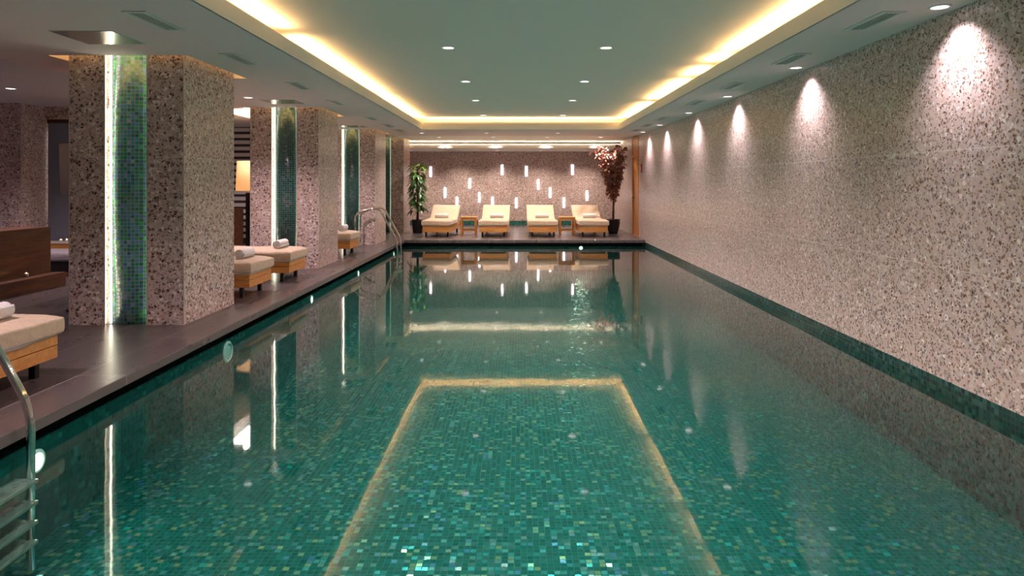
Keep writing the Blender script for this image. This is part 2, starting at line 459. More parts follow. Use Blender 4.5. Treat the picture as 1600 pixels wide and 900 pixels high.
# ---------------------------------------------------------------- ceiling
def rec(c):   # the recess around a column head
    return (-4.49, -3.165, c[0] - .06, c[1] + .2)
RECS = [rec(c) for c in COLS]
EXTRA = (-5.0, -4.38, 11.05, 12.6)
def hole(x, y):
    if XC0 < x < XC1 and -1 < y < YC1: return True
    for a, b, c, e in RECS + [EXTRA]:
        if a < x < b and c < y < e: return True
    return False
xs = [-5.05, -4.38, XC0, XC1, XR, EXTRA[0]] + [v for r_ in RECS for v in r_[:2]]
ys = [YB, -1, YC1, 17.16, EXTRA[2], EXTRA[3]] + [v for r_ in RECS[:3] for v in r_[2:]]
struct('ceiling', slab(xs, ys, hole, ZS, ZS + .134), 'soffit')
bm = bx(XC0 - .012, XC0 + .0, -1, YC1, ZS + .001, ZS + .134)
box(bm, XC1, XC1 + .012, -1, YC1, ZS + .001, ZS + .134); box(bm, XC0, XC1, YC1, YC1 + .012, ZS + .001, ZS + .134)
for v in bm.verts: v.co.x += .0
bm2 = bmesh.new()
box(bm2, XC0 - .01, XC0 + .006, -1, YC1, ZS - .0, ZS + .137); box(bm2, XC1 - .006, XC1 + .01, -1, YC1, ZS, ZS + .137); box(bm2, XC0 + .006, XC1 - .006, YC1 - .006, YC1 + .01, ZS, ZS + .137)
bm.free(); struct('trim_1', bm2, 'white')
CW = .30
bm = bmesh.new()
box(bm, XC0 - CW - .05, XC1 + CW + .05, -1 - CW, YC1 + CW + .05, ZU, ZU + .05)
struct('ceiling_raised', bm, 'ceil_up')
bm = bmesh.new()
box(bm, XC0 - CW - .05, XC0 - CW, -1 - CW, YC1 + CW, ZS + .134, ZU); box(bm, XC1 + CW, XC1 + CW + .05, -1 - CW, YC1 + CW, ZS + .134, ZU)
box(bm, XC0 - CW - .05, XC1 + CW + .05, YC1 + CW, YC1 + CW + .05, ZS + .134, ZU); box(bm, XC0 - CW - .05, XC1 + CW + .05, -1 - CW - .05, -1 - CW, ZS + .134, ZU)
struct('trim_2', bm, 'white')
bm = bmesh.new()
for a, b, c, e in RECS + [EXTRA]:
    zt = ZS + .22
    box(bm, a - .02, b + .02, c - .02, e + .02, zt, zt + .02)
    for q in ((a - .02, a, c, e), (b, b + .02, c, e), (a - .02, b + .02, c - .02, c), (a - .02, b + .02, e, e + .02)):
        if (a, b, c, e) in (EXTRA, RECS[1]) and q[1] - q[0] < .03 and -4.5 < q[0] < -4.3: continue
        box(bm, *q, ZS + .134, zt)
struct('ceiling_recess', bm, 'white')
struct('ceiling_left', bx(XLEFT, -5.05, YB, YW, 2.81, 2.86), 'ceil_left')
struct('ceiling_side_step', bx(-5.06, -5.05, YB, 17.16, ZS, 2.86), 'soffit')
ZA = 2.78
def holeA(x, y):
    a, b, c, e = RECS[3]; return a < x < b and c < y < e
struct('ceiling_far', slab([-5.05, -4.49, -3.165, XR], [17.16, RECS[3][2], RECS[3][3], 21.15], holeA, ZA, ZA + .05), 'white')
struct('ceiling_far_step', bx(-5.05, XR, 17.15, 17.16, ZS, ZA + .05), 'soffit')
struct('ceiling_far_soffit', bx(-5.05, XR, 20.1, YW, 2.58, 2.645), 'white')
struct('ceiling_far_soffit_back', bx(-5.05, XR, 21.15, YW, 2.645, ZA + .05), 'white')

# light strips of the coffer and their light
def cove(loc, length, along, label, w=COVE_W, col=COVE_COL, mat='led_warm'):
    e = empty('light_strip', loc); tag(e, label, 'light strip', 'light strips hidden in the ceiling coves')
    h = length / 2
    b = (-.008, .008, -h, h) if along == 'y' else (-h, h, -.008, .008)
    link('carrier', bx(b[0] - .004, b[1] + .004, b[2], b[3], 0, .048), 'vent', e)
    link('diode_tape', bx(*b, .048, .050), mat, e)
    if along == 'y': area('strip_glow', (0, 0, .054), .03, length, w * length, col, parent=e)
    else: area('strip_glow', (0, 0, .054), length, .03, w * length, col, parent=e)
zc = ZS + .134
for i, (a, b) in enumerate([(-1, 6.45), (6.85, 11.1), (11.3, 15.2)]):
    cove((XC0 - .075, (a + b) / 2, zc), b - a, 'y', '%s length of warm cove light above the left rim of the raised ceiling' % ['nearest', 'middle', 'farthest'][i])
for i, (a, b) in enumerate([(-1, 7.55), (7.75, 8.25), (8.62, 9.3), (9.62, 11.9), (12.35, 15.2)]):
    cove((XC1 + .075, (a + b) / 2, zc), b - a, 'y', '%s length of warm cove light above the right rim of the raised ceiling' % ['nearest', 'second', 'third', 'fourth', 'farthest'][i])
cove(((XC0 + XC1) / 2, YC1 + .08, zc), XC1 - XC0, 'x', 'warm cove light above the far short rim of the raised ceiling', w=COVE_W * 1.1)
cove(((-5.0 + XR) / 2, 20.22, 2.645), 8.0, 'x', 'white cove light above the lowered ceiling over the loungers', w=11, col=(1, .74, .50), mat='led_white')
# warm strips in the recesses round the column heads
for i, (a, b, c, e) in enumerate(RECS):
    t = empty('recess_light', (a, c, ZS + .2)); tag(t, 'warm light strip in the ceiling recess around the head of the %s column' % ['nearest', 'second', 'third', 'farthest'][i], 'light strip')
    bm = bmesh.new(); W_, L_ = b - a, e - c
    for q in ((.02, W_ - .02, .012, .03), (.02, W_ - .02, L_ - .05, L_ - .02), (.03, .06, .06, L_ - .06), (W_ - .025, W_ - .010, .06, L_ - .06)):
        box(bm, *q, .012, .018)
    link('diode_tape', bm, 'led_warm', t)
t = empty('recess_panel_light', (EXTRA[0], EXTRA[2], ZS + .2)); tag(t, 'bright white light in the ceiling opening left of the second column', 'ceiling light')
link('diffuser', bx(.05, .5, .05, 1.4, .0, .012), 'led_white', t); link('rim', bx(.03, .52, .03, 1.42, .012, .019), 'vent', t)

# ---------------------------------------------------------------- columns
def column(y0, y1, mos, label):
    e = empty('column', ((CX0 + CX1) / 2, y0, DZ)); tag(e, label, 'column', 'square terrazzo columns along the pool deck')
    xm = (CX0 + CX1) / 2; H = 2.8 if y0 < 17 else 2.82
    n0, n1 = -3.985 - xm, -3.585 - xm; a, b = CX0 - xm, CX1 - xm; D = y1 - y0
    bm = bmesh.new()
    box(bm, a, n0, 0, .14, 0, H); box(bm, n1, b, 0, .14, 0, H); box(bm, a, b, .14, D, 0, H)
    link('shaft', bm, 'terr', e)
    bm = bmesh.new(); N = 16; prev = None
    for k in range(N + 1):
        t = k / N; x = n0 + .045 + (n1 - n0 - .06) * t; y = .060 - .052 * math.sin(PI * t) ** .8
        cur = (bm.verts.new((x, y, .004)), bm.verts.new((x, y, H)), bm.verts.new((x, .12, .004)), bm.verts.new((x, .12, H)))
        if prev:
            bm.faces.new((prev[0], cur[0], cur[1], prev[1])); bm.faces.new((prev[2], prev[3], cur[3], cur[2]))
            bm.faces.new((prev[1], cur[1], cur[3], prev[3])); bm.faces.new((prev[0], prev[2], cur[2], cur[0]))
        else: bm.faces.new((cur[0], cur[1], cur[3], cur[2]))
        prev = cur
    bm.faces.new((prev[0], prev[2], prev[3], prev[1]))
    link('mosaic_panel', bm, mos, e, True)
    link('light_strip', bx(n0 + .020, n0 + .036, .045, .052, .01, H - .01), 'led', e)
    link('light_strip', bx(n1 - .010, n1 - .003, .055, .062, .01, H - .01), 'led', e)
    for x0, x1, ya, yb in ((n0 - .012, n0 + .003, -.004, .012), (n1 - .002, n1 + .008, -.004, .03), (b - .006, b + .003, -.003, .006), (a - .003, a + .006, -.003, .006)):
        link('edge_trim', bx(x0, x1, ya, yb, 0, H), 'trim', e)
    return e
column(*COLS[0], 'mosaic_a', 'nearest terrazzo column by the pool, with blue and green mosaic niche and white light line')
column(*COLS[1], 'mosaic_b', 'second terrazzo column from the camera, dark green mosaic niche, behind two loungers')
column(*COLS[2], 'mosaic_b', 'third terrazzo column from the camera, behind the arched pool ladder')
column(*COLS[3], 'mosaic_b', 'farthest terrazzo column by the pool, beside the green potted plant')

# square pier and screens of the side room
e = empty('wall_pier', (-8.02, 10.93, DZ)); tag(e, 'terrazzo pier rising behind the low walnut wall at the left', 'column')
link('shaft', bx(-1.1, 0, 0, .7, 0, 2.665), 'terr', e); link('edge_trim', bx(-.004, .004, -.004, .004, .0, 2.665), 'trim', e)
link('light_line', bx(.004, .012, .66, .668, .8, 2.3), 'led_white', e)
struct('wall_beam', bx(-8.02, -6.0, 11.45, 11.63, 2.60, 2.81), 'terr')
wn = empty('window_1', (-8.0, 11.5, DZ)); wn['kind'] = 'structure'
link('window_frame', slab([0, .05, 1.95, 2.0], [0, .08], lambda x, y: False, 2.39, 2.455), 'walnut', wn)
link('window_pane', bx(.0, 2.0, .02, .04, .0, 2.39), 'glass_dull', wn)
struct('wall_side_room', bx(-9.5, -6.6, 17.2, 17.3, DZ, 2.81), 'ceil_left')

# ---------------------------------------------------------------- side room furniture
e = empty('low_wall', (-6.4, 6.6, DZ)); tag(e, 'low walnut clad wall with a step ledge at the left edge', 'low wall')
link('wall_cladding', bx(-.5, 0, 0, 2.67, 0, .775), 'walnut', e)
link('ledge', bx(0.0, .31, 0, 2.52, 0, .18, bev=.004), 'walnut', e)
bmt = bmesh.new(); lathe(bmt, (0, 0, 0), [(.015, .002), (.02, 0), (.022, .018), (.019, .018), (.018, .006)], 16)
def tealight(loc, label):
    e = empty('tealight', loc); tag(e, label, 'candle', 'lit tealights in the side room')
    bm = bmesh.new(); lathe(bm, (0, 0, 0), [(.015, .0), (.024, .002), (.026, .045), (.022, .045), (.020, .012)], 16)
    link('cup', bm, 'sheet', e, True)
    bm = bmesh.new(); lathe(bm, (0, 0, .014), [(.002, 0), (.009, .008), (.007, .02), (.001, .04)], 10, capt=True)
    link('flame', bm, 'flame', e, True)
    return e
bmt.free()
tealight((-6.26, 8.62, DZ + .18), 'lit tealight on the ledge of the low walnut wall')
# dark daybed and wooden shelf behind
e = empty('daybed', (-8.0, 9.95, DZ)); tag(e, 'dark daybed with grey cushion beyond the low walnut wall', 'daybed')
link('base', bx(0, 1.7, 0, .7, .0, .06), 'walnut', e); link('plinth', bx(.02, 1.68, .02, .68, .06, .22), 'black', e)
link('cushion', bx(.0, 1.7, .0, .7, .22, .35, bev=.03), 'grey_fabric', e, True)
e = empty('sideboard', (-8.0, 11.0, DZ)); tag(e, 'orange wooden shelf with candles below the blue glass at the left', 'shelf')
link('top', bx(0, 1.7, 0, .35, .39, .41), 'sheet', e); link('front_board', bx(0, 1.7, .01, .34, .31, .39), 'teak', e); link('base', bx(.03, 1.67, .04, .3, 0, .31), 'black', e)
tealight((-7.47, 11.06, DZ + .41), 'left lit tealight of two on the orange shelf under the blue glass')
tealight((-7.40, 11.10, DZ + .41), 'right lit tealight of two on the orange shelf under the blue glass')
# slatted screen
e = empty('slatted_screen', (-6.5, 15.5, DZ)); tag(e, 'screen of pale horizontal slats behind the lit floor lamp', 'screen')
link('backing', bx(-1.5, .36, .03, .05, 0, 2.66), 'slat_back', e)
k = 0
for i in range(18):
    z = .13 + i * .143
    link('slat', bx(-1.5, .36, 0, .028, z, z + .082), 'slat_white', e)
link('post', bx(.36, .43, -.02, .06, 0, 2.66), 'walnut', e)
e = empty('low_panel', (-6.2, 15.2, DZ)); tag(e, 'walnut panel standing before the lower part of the slatted screen', 'panel')
link('board', bx(-1.8, 0, 0, .06, 0, .81), 'walnut', e); link('cap', bx(-1.8, .005, -.005, .065, .81, .82), 'walnut', e)

# floor lamps
def floor_lamp(loc, lit, label):
    e = empty('floor_lamp', loc); tag(e, label, 'floor lamp', 'floor lamps in the side room')
    bm = bmesh.new(); lathe(bm, (0, 0, 0), [(.20, 0), (.20, .025), (.19, .03), (.02, .03)], 32, capt=True); link('base', bm, 'black', e)
    link('pole', bx(-.10, .10, -.05, .05, .03, 1.2, bev=.006) if lit else bx(-.05, .05, -.05, .05, .03, 1.2, bev=.006), 'black', e)
    bm = bmesh.new(); lathe(bm, (0, 0, 1.235), [(.285, 0), (.262, .55)] if lit else [(.25, 0), (.262, .55)], 40, capb=False)
    sh = link('lamp_shade', bm, 'shade_lit' if lit else 'shade', e, True)
    sm = sh.modifiers.new('th', 'SOLIDIFY'); sm.thickness = .004
    bm = bmesh.new(); cyl(bm, (0, 0, 1.2), .012, .25, 10); lathe(bm, (0, 0, 1.45), [(.02, 0), (.045, .05), (.03, .10), (.005, .12)], 14, capt=True)
    link('bulb', bm, 'lens' if lit else 'lamp_fix', e)
    if lit:
        l = bpy.data.lights.new('bulb_glow', 'POINT'); l.energy = 16; l.color = (1, .66, .36); l.shadow_soft_size = .10
        o = bpy.data.objects.new('bulb_glow', l); COL.objects.link(o); o.parent = e; o.location = (0, 0, 1.65)
    return e
floor_lamp((-5.0, 12.7, DZ), True, 'lit floor lamp with glowing orange shade between the first two columns')
floor_lamp((-4.67, 7.35, DZ), False, 'unlit floor lamp with pale shade half hidden left of the nearest column')

# ---------------------------------------------------------------- loungers
def cushion(bm, L, W, T, nx=26, ny=12, seed=1, curve=None, droop=.0):
    """soft pad from x=0 back to -L, rounded edges; curve(x) -> (x, z) bends it"""
    rnd = random.Random(seed)
    ph = [rnd.uniform(0, 6) for _ in range(8)]
    def pt(u, v, s):
        # u,v in [-1,1]; s=+1 top / -1 bottom
        cx = -L / 2 + L / 2 * u; cy = W / 2 * v
        ed = max(abs(u) ** 14, abs(v) ** 8)
        z = T / 2 + s * T / 2 * (1 - (.5 if s > 0 else .08) * ed)
        if s > 0: z += .006 * math.sin(9 * cx + ph[0]) * math.sin(7 * cy + ph[1]) + .003 * math.sin(31 * cx + ph[2]) * math.sin(23 * cy + ph[3])
        px, pz = (cx, z) if curve is None else curve(cx, z)
        return (px, cy, pz)
    def m(t):  # denser towards the ends
        return math.sin(t * PI / 2)
    top, bot = {}, {}
    for i in range(nx + 1):
        for j in range(ny + 1):
            u, v = m(-1 + 2 * i / nx), m(-1 + 2 * j / ny)
            top[i, j] = bm.verts.new(pt(u, v, 1)); bot[i, j] = bm.verts.new(pt(u, v, -1))
    for i in range(nx):
        for j in range(ny):
            bm.faces.new((top[i, j], top[i + 1, j], top[i + 1, j + 1], top[i, j + 1]))
            bm.faces.new((bot[i, j], bot[i, j + 1], bot[i + 1, j + 1], bot[i + 1, j]))
    def side(a, b, k):
        # rounded side wall through a bulging middle
        A, B = top[a], top[b]; C, D_ = bot[b], bot[a]
        bm.faces.new((A, B, C, D_))
    for i in range(nx): side((i, 0), (i + 1, 0), 0); side((i + 1, ny), (i, ny), 0)
    for j in range(ny): side((0, j + 1), (0, j), 0); side((nx, j), (nx, j + 1), 0)

ANG = R(32); HX = -1.16
def bend(x, z):
    zz = .298 + z
    if x > HX: return x + .03, zz
    d = -(x - HX); r = .22    # smooth hinge
    if d < r:
        a = ANG * d / r; m = r / ANG
        px, pz = HX - m * math.sin(a), m * (1 - math.cos(a))
    else:
        a = ANG; m = r / ANG
        px, pz = HX - m * math.sin(a) - (d - r) * math.cos(a), m * (1 - math.cos(a)) + (d - r) * math.sin(a)
    return px + .03 - (-math.sin(a)) * 0 + math.sin(a) * z, pz + .298 + math.cos(a) * z

def make_lounger():
    e = empty('sun_lounger')
    Wd, L = .70, 1.95
    bm = bmesh.new()
    for z0, z1 in ((.13, .216), (.221, .31)):
        box(bm, -.03, 0, -Wd / 2, Wd / 2, z0, z1, .003, 1); box(bm, -L, -L + .03, -Wd / 2, Wd / 2, z0, z1, .003, 1)
        for s in (-1, 1):
            y = s * (Wd / 2 - .015); box(bm, -L + .03, -.03, y - .0148, y + .0148, z0, z1, .003, 1)
    link('frame', bm, 'teak', e)
    link('slat_deck', bx(-L + .03, -.03, -Wd / 2 + .03, Wd / 2 - .03, .285, .305), 'teak', e)
    for x in (-.12, -L + .12):
        for s in (-1, 1):
            link('leg', bx(x - .022, x + .022, s * (Wd / 2 - .07) - .022, s * (Wd / 2 - .07) + .022, 0, .15), 'black', e)
    bm = bmesh.new(); cushion(bm, 1.985, .765, .152, seed=3, curve=bend); 
    c = link('mattress', bm, 'towelling', e, True)
    s = c.modifiers.new('s', 'SUBSURF'); s.levels = 1; s.render_levels = 1
    bm = bmesh.new()
    n = 24
    ring_o, ring_i = [], []
    hx, hy = 1.12, .357
    pts = []
    for k in range(n): pts.append((.010, -hy + 2 * hy * k / n))
    for k in range(n): pts.append((.015 - hx * k / n, hy))
    for k in range(n): pts.append((.015 - hx, hy - 2 * hy * k / n))
    for k in range(n): pts.append((.015 - hx + hx * k / n, -hy))
    top = [bm.verts.new((x, y, .33)) for x, y in pts]
    bot = [bm.verts.new((x + (.004 if x > 0 else 0), y * 1.006, .290 - .006 * math.sin(k * .21) - .002 * math.sin(k * .7))) for k, (x, y) in enumerate(pts)]
    for k in range(len(pts)):
        j = (k + 1) % len(pts); bm.faces.new((top[k], top[j], bot[j], bot[k]))
    h = link('sheet_hem', bm, 'sheet', e, True); h['label'] = 'white sheet edge below the cream cover'
    sm = h.modifiers.new('t', 'SOLIDIFY'); sm.thickness = .003
    for s_ in (-1, 1):
        bm = bmesh.new(); tube(bm, [(-1.60, s_ * .25, .30), (-1.72, s_ * .25, .52)], .012, 8)
        link('back_support', bm, 'black', e)
    return e

def towel_mesh():
    bm = bmesh.new(); turns = 3.2; N = 90; Lh = .18; outer, inner = [], []
    for k in range(N + 1):
        t = k / N; a = turns * 2 * PI * t; r = .012 + .056 * t
        outer.append((r * math.cos(a), r * math.sin(a))); ri = max(.002, r - .0148)
        inner.append((ri * math.cos(a), ri * math.sin(a)))
    rows = []
    for li, yy in enumerate([-Lh, -Lh + .012, 0, Lh - .012, Lh]):
        sh = .95 if li in (0, 4) else 1
        rows.append(([bm.verts.new((x * sh, yy, z * sh)) for x, z in outer], [bm.verts.new((x, yy, z)) for x, z in inner]))
    for a, b in zip(rows, rows[1:]):
        for k in range(N):
            bm.faces.new((a[0][k], a[0][k + 1], b[0][k + 1], b[0][k])); bm.faces.new((a[1][k], b[1][k], b[1][k + 1], a[1][k + 1]))
        bm.faces.new((a[0][N], a[1][N], b[1][N], b[0][N])); bm.faces.new((a[0][0], b[0][0], b[1][0], a[1][0]))
    for r_ in (rows[0], rows[-1]):
        for k in range(N): bm.faces.new((r_[0][k], r_[1][k], r_[1][k + 1], r_[0][k + 1]))
    return bm

lg = make_lounger(); towel = link('rolled_towel', towel_mesh(), 'towel', None, True)
first = True
LG = [((-3.27, 4.46, DZ), 0, 'nearest sun lounger, cut by the left edge of the picture', (-3.48, 4.42)),
      ((-3.19, 8.38, DZ), 0, 'nearer of two loungers standing between the first and second columns', (-3.40, 8.42)),
      ((-3.17, 9.71, DZ), 0, 'farther of two loungers standing between the first and second columns', (-3.41, 9.72)),
      ((-3.20, 13.2, DZ), 0, 'lounger standing between the second and third columns beside the ladder', (-3.43, 13.26)),
      ((-2.12, 17.36, DZ), -PI / 2 - .045, 'cream lounger at the far end beside the green potted plant', (-2.08, 18.26)),
      ((-.665, 17.36, DZ), -PI / 2 - .02, 'second cream lounger from the left in the far row', (-.60, 18.26)),
      ((.62, 17.36, DZ), -PI / 2 + .02, 'third cream lounger from the left in the far row', (.62, 18.26)),
      ((1.925, 17.36, DZ), -PI / 2 + .045, 'cream lounger at the far end beside the copper-leaved tree', (1.90, 18.26))]
TN = ['white rolled towel on the nearest lounger at the left edge', 'white rolled towel on the nearer lounger between the first two columns',
      'white rolled towel on the farther lounger between the first two columns', 'white rolled towel on the lounger beside the pool ladder',
      'white rolled towel on the far lounger next to the green plant', 'white rolled towel on the second lounger of the far row',
      'white rolled towel on the third lounger of the far row', 'white rolled towel on the far lounger next to the copper-leaved tree']
for i, (loc, rz, lab, tp) in enumerate(LG):
    o = lg if i == 0 else copy_tree(lg)
    o.location = loc; o.rotation_euler = (0, 0, rz)
    tag(o, lab, 'sun lounger', 'sun loungers along the pool deck' if i < 4 else 'sun loungers in the far row')
    t = towel if i == 0 else copy_tree(towel)
    t.location = (tp[0], tp[1], DZ + .325 + .122 + .062); t.rotation_euler = (0, R(40 + 25 * i), 0) if i < 4 else (R(30 * i), 0, 0)
    if i >= 4:
        t.rotation_euler = (0, 0, PI / 2 + (rz + PI / 2))
    tag(t, TN[i], 'towel', 'rolled towels on the loungers')

# side tables
def make_table():
    e = empty('side_table'); W2 = .21; H = .49
    bm = bmesh.new(); 
    for k in range(5):
        y0 = -W2 + k * (2 * W2 / 5); box(bm, -W2, W2, y0 + .002, y0 + 2 * W2 / 5 - .002, H - .03, H, .003, 1)
    link('table_top', bm, 'teak', e)
    for sx in (-1, 1):
        for sy in (-1, 1):
            x, y = sx * (W2 - .025), sy * (W2 - .025); link('leg', bx(x - .024, x + .024, y - .024, y + .024, 0, H - .03, bev=.003), 'teak', e)
    bm = bmesh.new()
    for s in (-1, 1): box(bm, -W2 + .05, W2 - .05, s * (W2 - .025) - .012, s * (W2 - .025) + .012, H - .08, H - .03)
    for s in (-1, 1): box(bm, s * (W2 - .025) - .012, s * (W2 - .025) + .012, -W2 + .05, W2 - .05, H - .08, H - .03)
    link('apron', bm, 'teak', e)
    for s in (-1, 1): link('stretcher', bx(-W2 + .05, W2 - .05, s * (W2 - .025) - .012, s * (W2 - .025) + .012, .12, .155), 'teak', e)
    return e
tb = make_table(); tb.location = (-1.34, 18.15, DZ); tag(tb, 'low wooden side table between the two left loungers of the far row', 'side table', 'wooden side tables in the far row')
tb2 = copy_tree(tb); tb2.location = (1.28, 18.15, DZ); tag(tb2, 'low wooden side table between the two right loungers of the far row', 'side table', 'wooden side tables in the far row')

# ---------------------------------------------------------------- plants
def leaf(bm, base, d, L, W, roll=0, notch=False, curl=.3):
    d = Vector(d).normalized(); up = Vector((0, 0, 1))
    s = d.cross(up)
    if s.length < .1: s = Vector((1, 0, 0))
    s.normalize(); nrm = s.cross(d).normalized()
    q = Matrix.Rotation(roll, 3, d); s = q @ s; nrm = q @ nrm
    n = 8 if notch else 5; mid = []; lf_ = []; rt = []
    for k in range(n + 1):
        t = k / n; w = W / 2 * math.sin(PI * min(1, (t * .92 + .06))) ** .7
        if notch and k % 2 == 0 and 0 < k < n: w *= .45
        c = Vector(base) + d * (L * t) - up * (curl * L * t * t)
        mid.append(bm.verts.new(c)); lf_.append(bm.verts.new(c + s * w + nrm * w * .25)); rt.append(bm.verts.new(c - s * w + nrm * w * .25))
    for k in range(n):
        bm.faces.new((mid[k], mid[k + 1], lf_[k + 1], lf_[k])); bm.faces.new((mid[k], rt[k], rt[k + 1], mid[k + 1]))

rnd = random.Random(11)
e = empty('potted_plant', (-2.82, 18.85, DZ)); tag(e, 'tall green split-leaf plant in black tapered pot at the far left', 'potted plant')
bm = bmesh.new(); lathe(bm, (0, 0, 0), [(.125, 0), (.13, .01), (.165, .34), (.175, .345), (.175, .375), (.158, .375), (.155, .33)], 32); link('pot', bm, 'pot', e, True)
bm = bmesh.new(); cyl(bm, (0, 0, .30), .155, .03, 24); link('soil', bm, 'soil', e)
bm = bmesh.new(); tube(bm, [(0, 0, .32), (.01, 0, .9), (-.01, .01, 1.4), (0, 0, 1.75)], .028, 10, [.035, .032, .028, .018])
stalks = []
bmy = bmesh.new(); bml = bmesh.new()
for i in range(170):
    z = .62 + (i / 170) ** .95 * 1.30 + rnd.uniform(-.03, .03); a = rnd.uniform(0, 2 * PI)
    rr = .08 + rnd.uniform(0, .09); p = Vector((rr * math.cos(a), rr * math.sin(a), z))
    d = Vector((math.cos(a), math.sin(a), rnd.uniform(-.9, .0) if z < 1.7 else rnd.uniform(-.3, .5)))
    leaf(bmy if z > 1.66 else bml, p, d, rnd.uniform(.12, .16), rnd.uniform(.11, .15), rnd.uniform(-.5, .5), True, .55)
    if i % 3 == 0: tube(bm, [(0, 0, max(.35, z - .12)), tuple(p * .6 + Vector((0, 0, z)) * .4), tuple(p)], .005, 5)
link('stem', bm, 'stem', e, True)
link('foliage', bml, 'leaf', e)
o = link('new_foliage', bmy, 'leaf_young', e); o['label'] = 'light green new leaves at the crown'

e = empty('potted_tree', (2.58, 18.6, DZ)); tag(e, 'tall tree with copper and pink leaves in a round black pot by the door', 'potted tree')
bm = bmesh.new(); lathe(bm, (0, 0, 0), [(.115, 0), (.12, .01), (.165, .16), (.19, .30), (.185, .37), (.20, .385), (.20, .40), (.175, .40), (.17, .35)], 36); link('pot', bm, 'pot', e, True)
bm = bmesh.new(); cyl(bm, (0, 0, .34), .168, .025, 24); link('pebbles', bm, 'soil', e)
bm = bmesh.new(); tube(bm, [(0, 0, .35), (.01, 0, .9), (-.02, 0, 1.3), (0, 0, 1.8), (.02, 0, 2.2)], .03, 10, [.032, .028, .026, .02, .01])
bml = bmesh.new()
for i in range(46):
    z = .95 + (i / 46) * 1.25; a = i * 2.4; t = (z - .95) / 1.25
    rad = (.10 + .34 * t ** .9) * rnd.uniform(.7, 1.05)
    tip = Vector((rad * math.cos(a) * (1.25 if math.cos(a) < 0 else .85), rad * math.sin(a) * .9, min(z + .28, 2.44)))
    st = Vector((0, 0, z - .1)); tube(bm, [st, st.lerp(tip, .55) + Vector((0, 0, -.03)), tip], .006, 5)
    for k in range(24):
        f = rnd.uniform(.25, 1.02); p = st.lerp(tip, f) + Vector((rnd.uniform(-.06, .06), rnd.uniform(-.06, .06), rnd.uniform(-.05, .05)))
        p.z = min(p.z, 2.50); p.x = min(p.x, .36)
        aa = a + rnd.uniform(-1.3, 1.3)
        leaf(bml, p, (math.cos(aa), math.sin(aa), rnd.uniform(-.9, .5)), rnd.uniform(.08, .13), rnd.uniform(.055, .085), rnd.uniform(-1, 1), False, .25)
link('trunk', bm, 'stem', e, True); link('foliage', bml, 'leaf_red', e)

# ---------------------------------------------------------------- ladders
def ladder(y, label, steps=True):
    e = empty('pool_ladder', (XL, y, DZ)); tag(e, label, 'pool ladder', 'steel pool ladders on the left side')
    for s in (-.235, .235):
        P = [(-.75, s, 0), (-.75, s, .72), (-.60, s, .80), (-.24, s, .84), (.15, s, .135), (.15, s, -.72)]
        P2 = rounded([P[0], (-.75, s, .70), (-.55, s, .80), (-.24, s, .85), (.15, s, .14), P[5]], .12, 6)
        bm = bmesh.new(); tube(bm, P2, .0215, 16); r_ = link('rail', bm, 'chrome', e, True)
        bm = bmesh.new(); lathe(bm, (-.75, s, 0), [(.045, 0), (.045, .008), (.024, .018)], 20, capt=True); link('flange', bm, 'chrome', e, True)
    for k in range(4):
        z = -.235 - k * .105 if k else -.225
        bm = bmesh.new(); box(bm, .07, .20, -.225, .225, z - .02, z, .006)
        for q in range(12):
            lathe(bm, (.12 + .03 * (q % 2), -.19 + q * .0345, z), [(.012, 0), (.012, .004), (.006, .004)], 8, capt=True)
        link('step', bm, 'tread', e)
ladder(3.42, 'steel ladder with sunken steps at the bottom left corner')
ladder(14.85, 'steel ladder with arched rails near the far left corner of the pool')

# ---------------------------------------------------------------- pool lamps
def pool_lamp(loc, rz, lit, label, power=7, sc=.55):
    e = empty('pool_lamp', loc, rz); e.scale = (sc, sc, sc); tag(e, label, 'pool light', 'round lamps under the water line')
    bm = bmesh.new(); lathe(bm, (0, 0, 0), [(.115, 0), (.115, .012), (.10, .024), (.085, .024), (.082, .014)], 32, axis='x'); link('bezel', bm, 'lamp_fix', e, True)
    bm = bmesh.new(); lathe(bm, (0, 0, 0), [(.08, .012), (.06, .022), (.02, .027)], 28, axis='x', capt=True); link('lens', bm, 'poollens' if lit else 'poollens_off', e, True)
    if lit: spot('lamp_glow', (.05, 0, 0), power, (1, .95, .75), 150, .8, (0, -PI / 2, 0), e, .05)
pool_lamp((-2.85, 4.0, -.135), 0, True, 'lit round underwater lamp beside the near ladder', 12, .62)
pool_lamp((-2.85, 6.62, -.135), 0, False, 'unlit round underwater lamp below the nearest column', sc=.9)
pool_lamp((-2.85, 9.3, -.08), 0, True, 'small lit underwater lamp below the two paired loungers')
pool_lamp((-2.85, 12.0, -.08), 0, True, 'small lit underwater lamp below the second column')
pool_lamp((-2.85, 15.4, -.08), 0, True, 'small lit underwater lamp behind the far ladder')
pool_lamp((1.51, YE + .07, -.055), -PI / 2, True, 'lit underwater lamp in the far end wall of the pool', 2, .5)

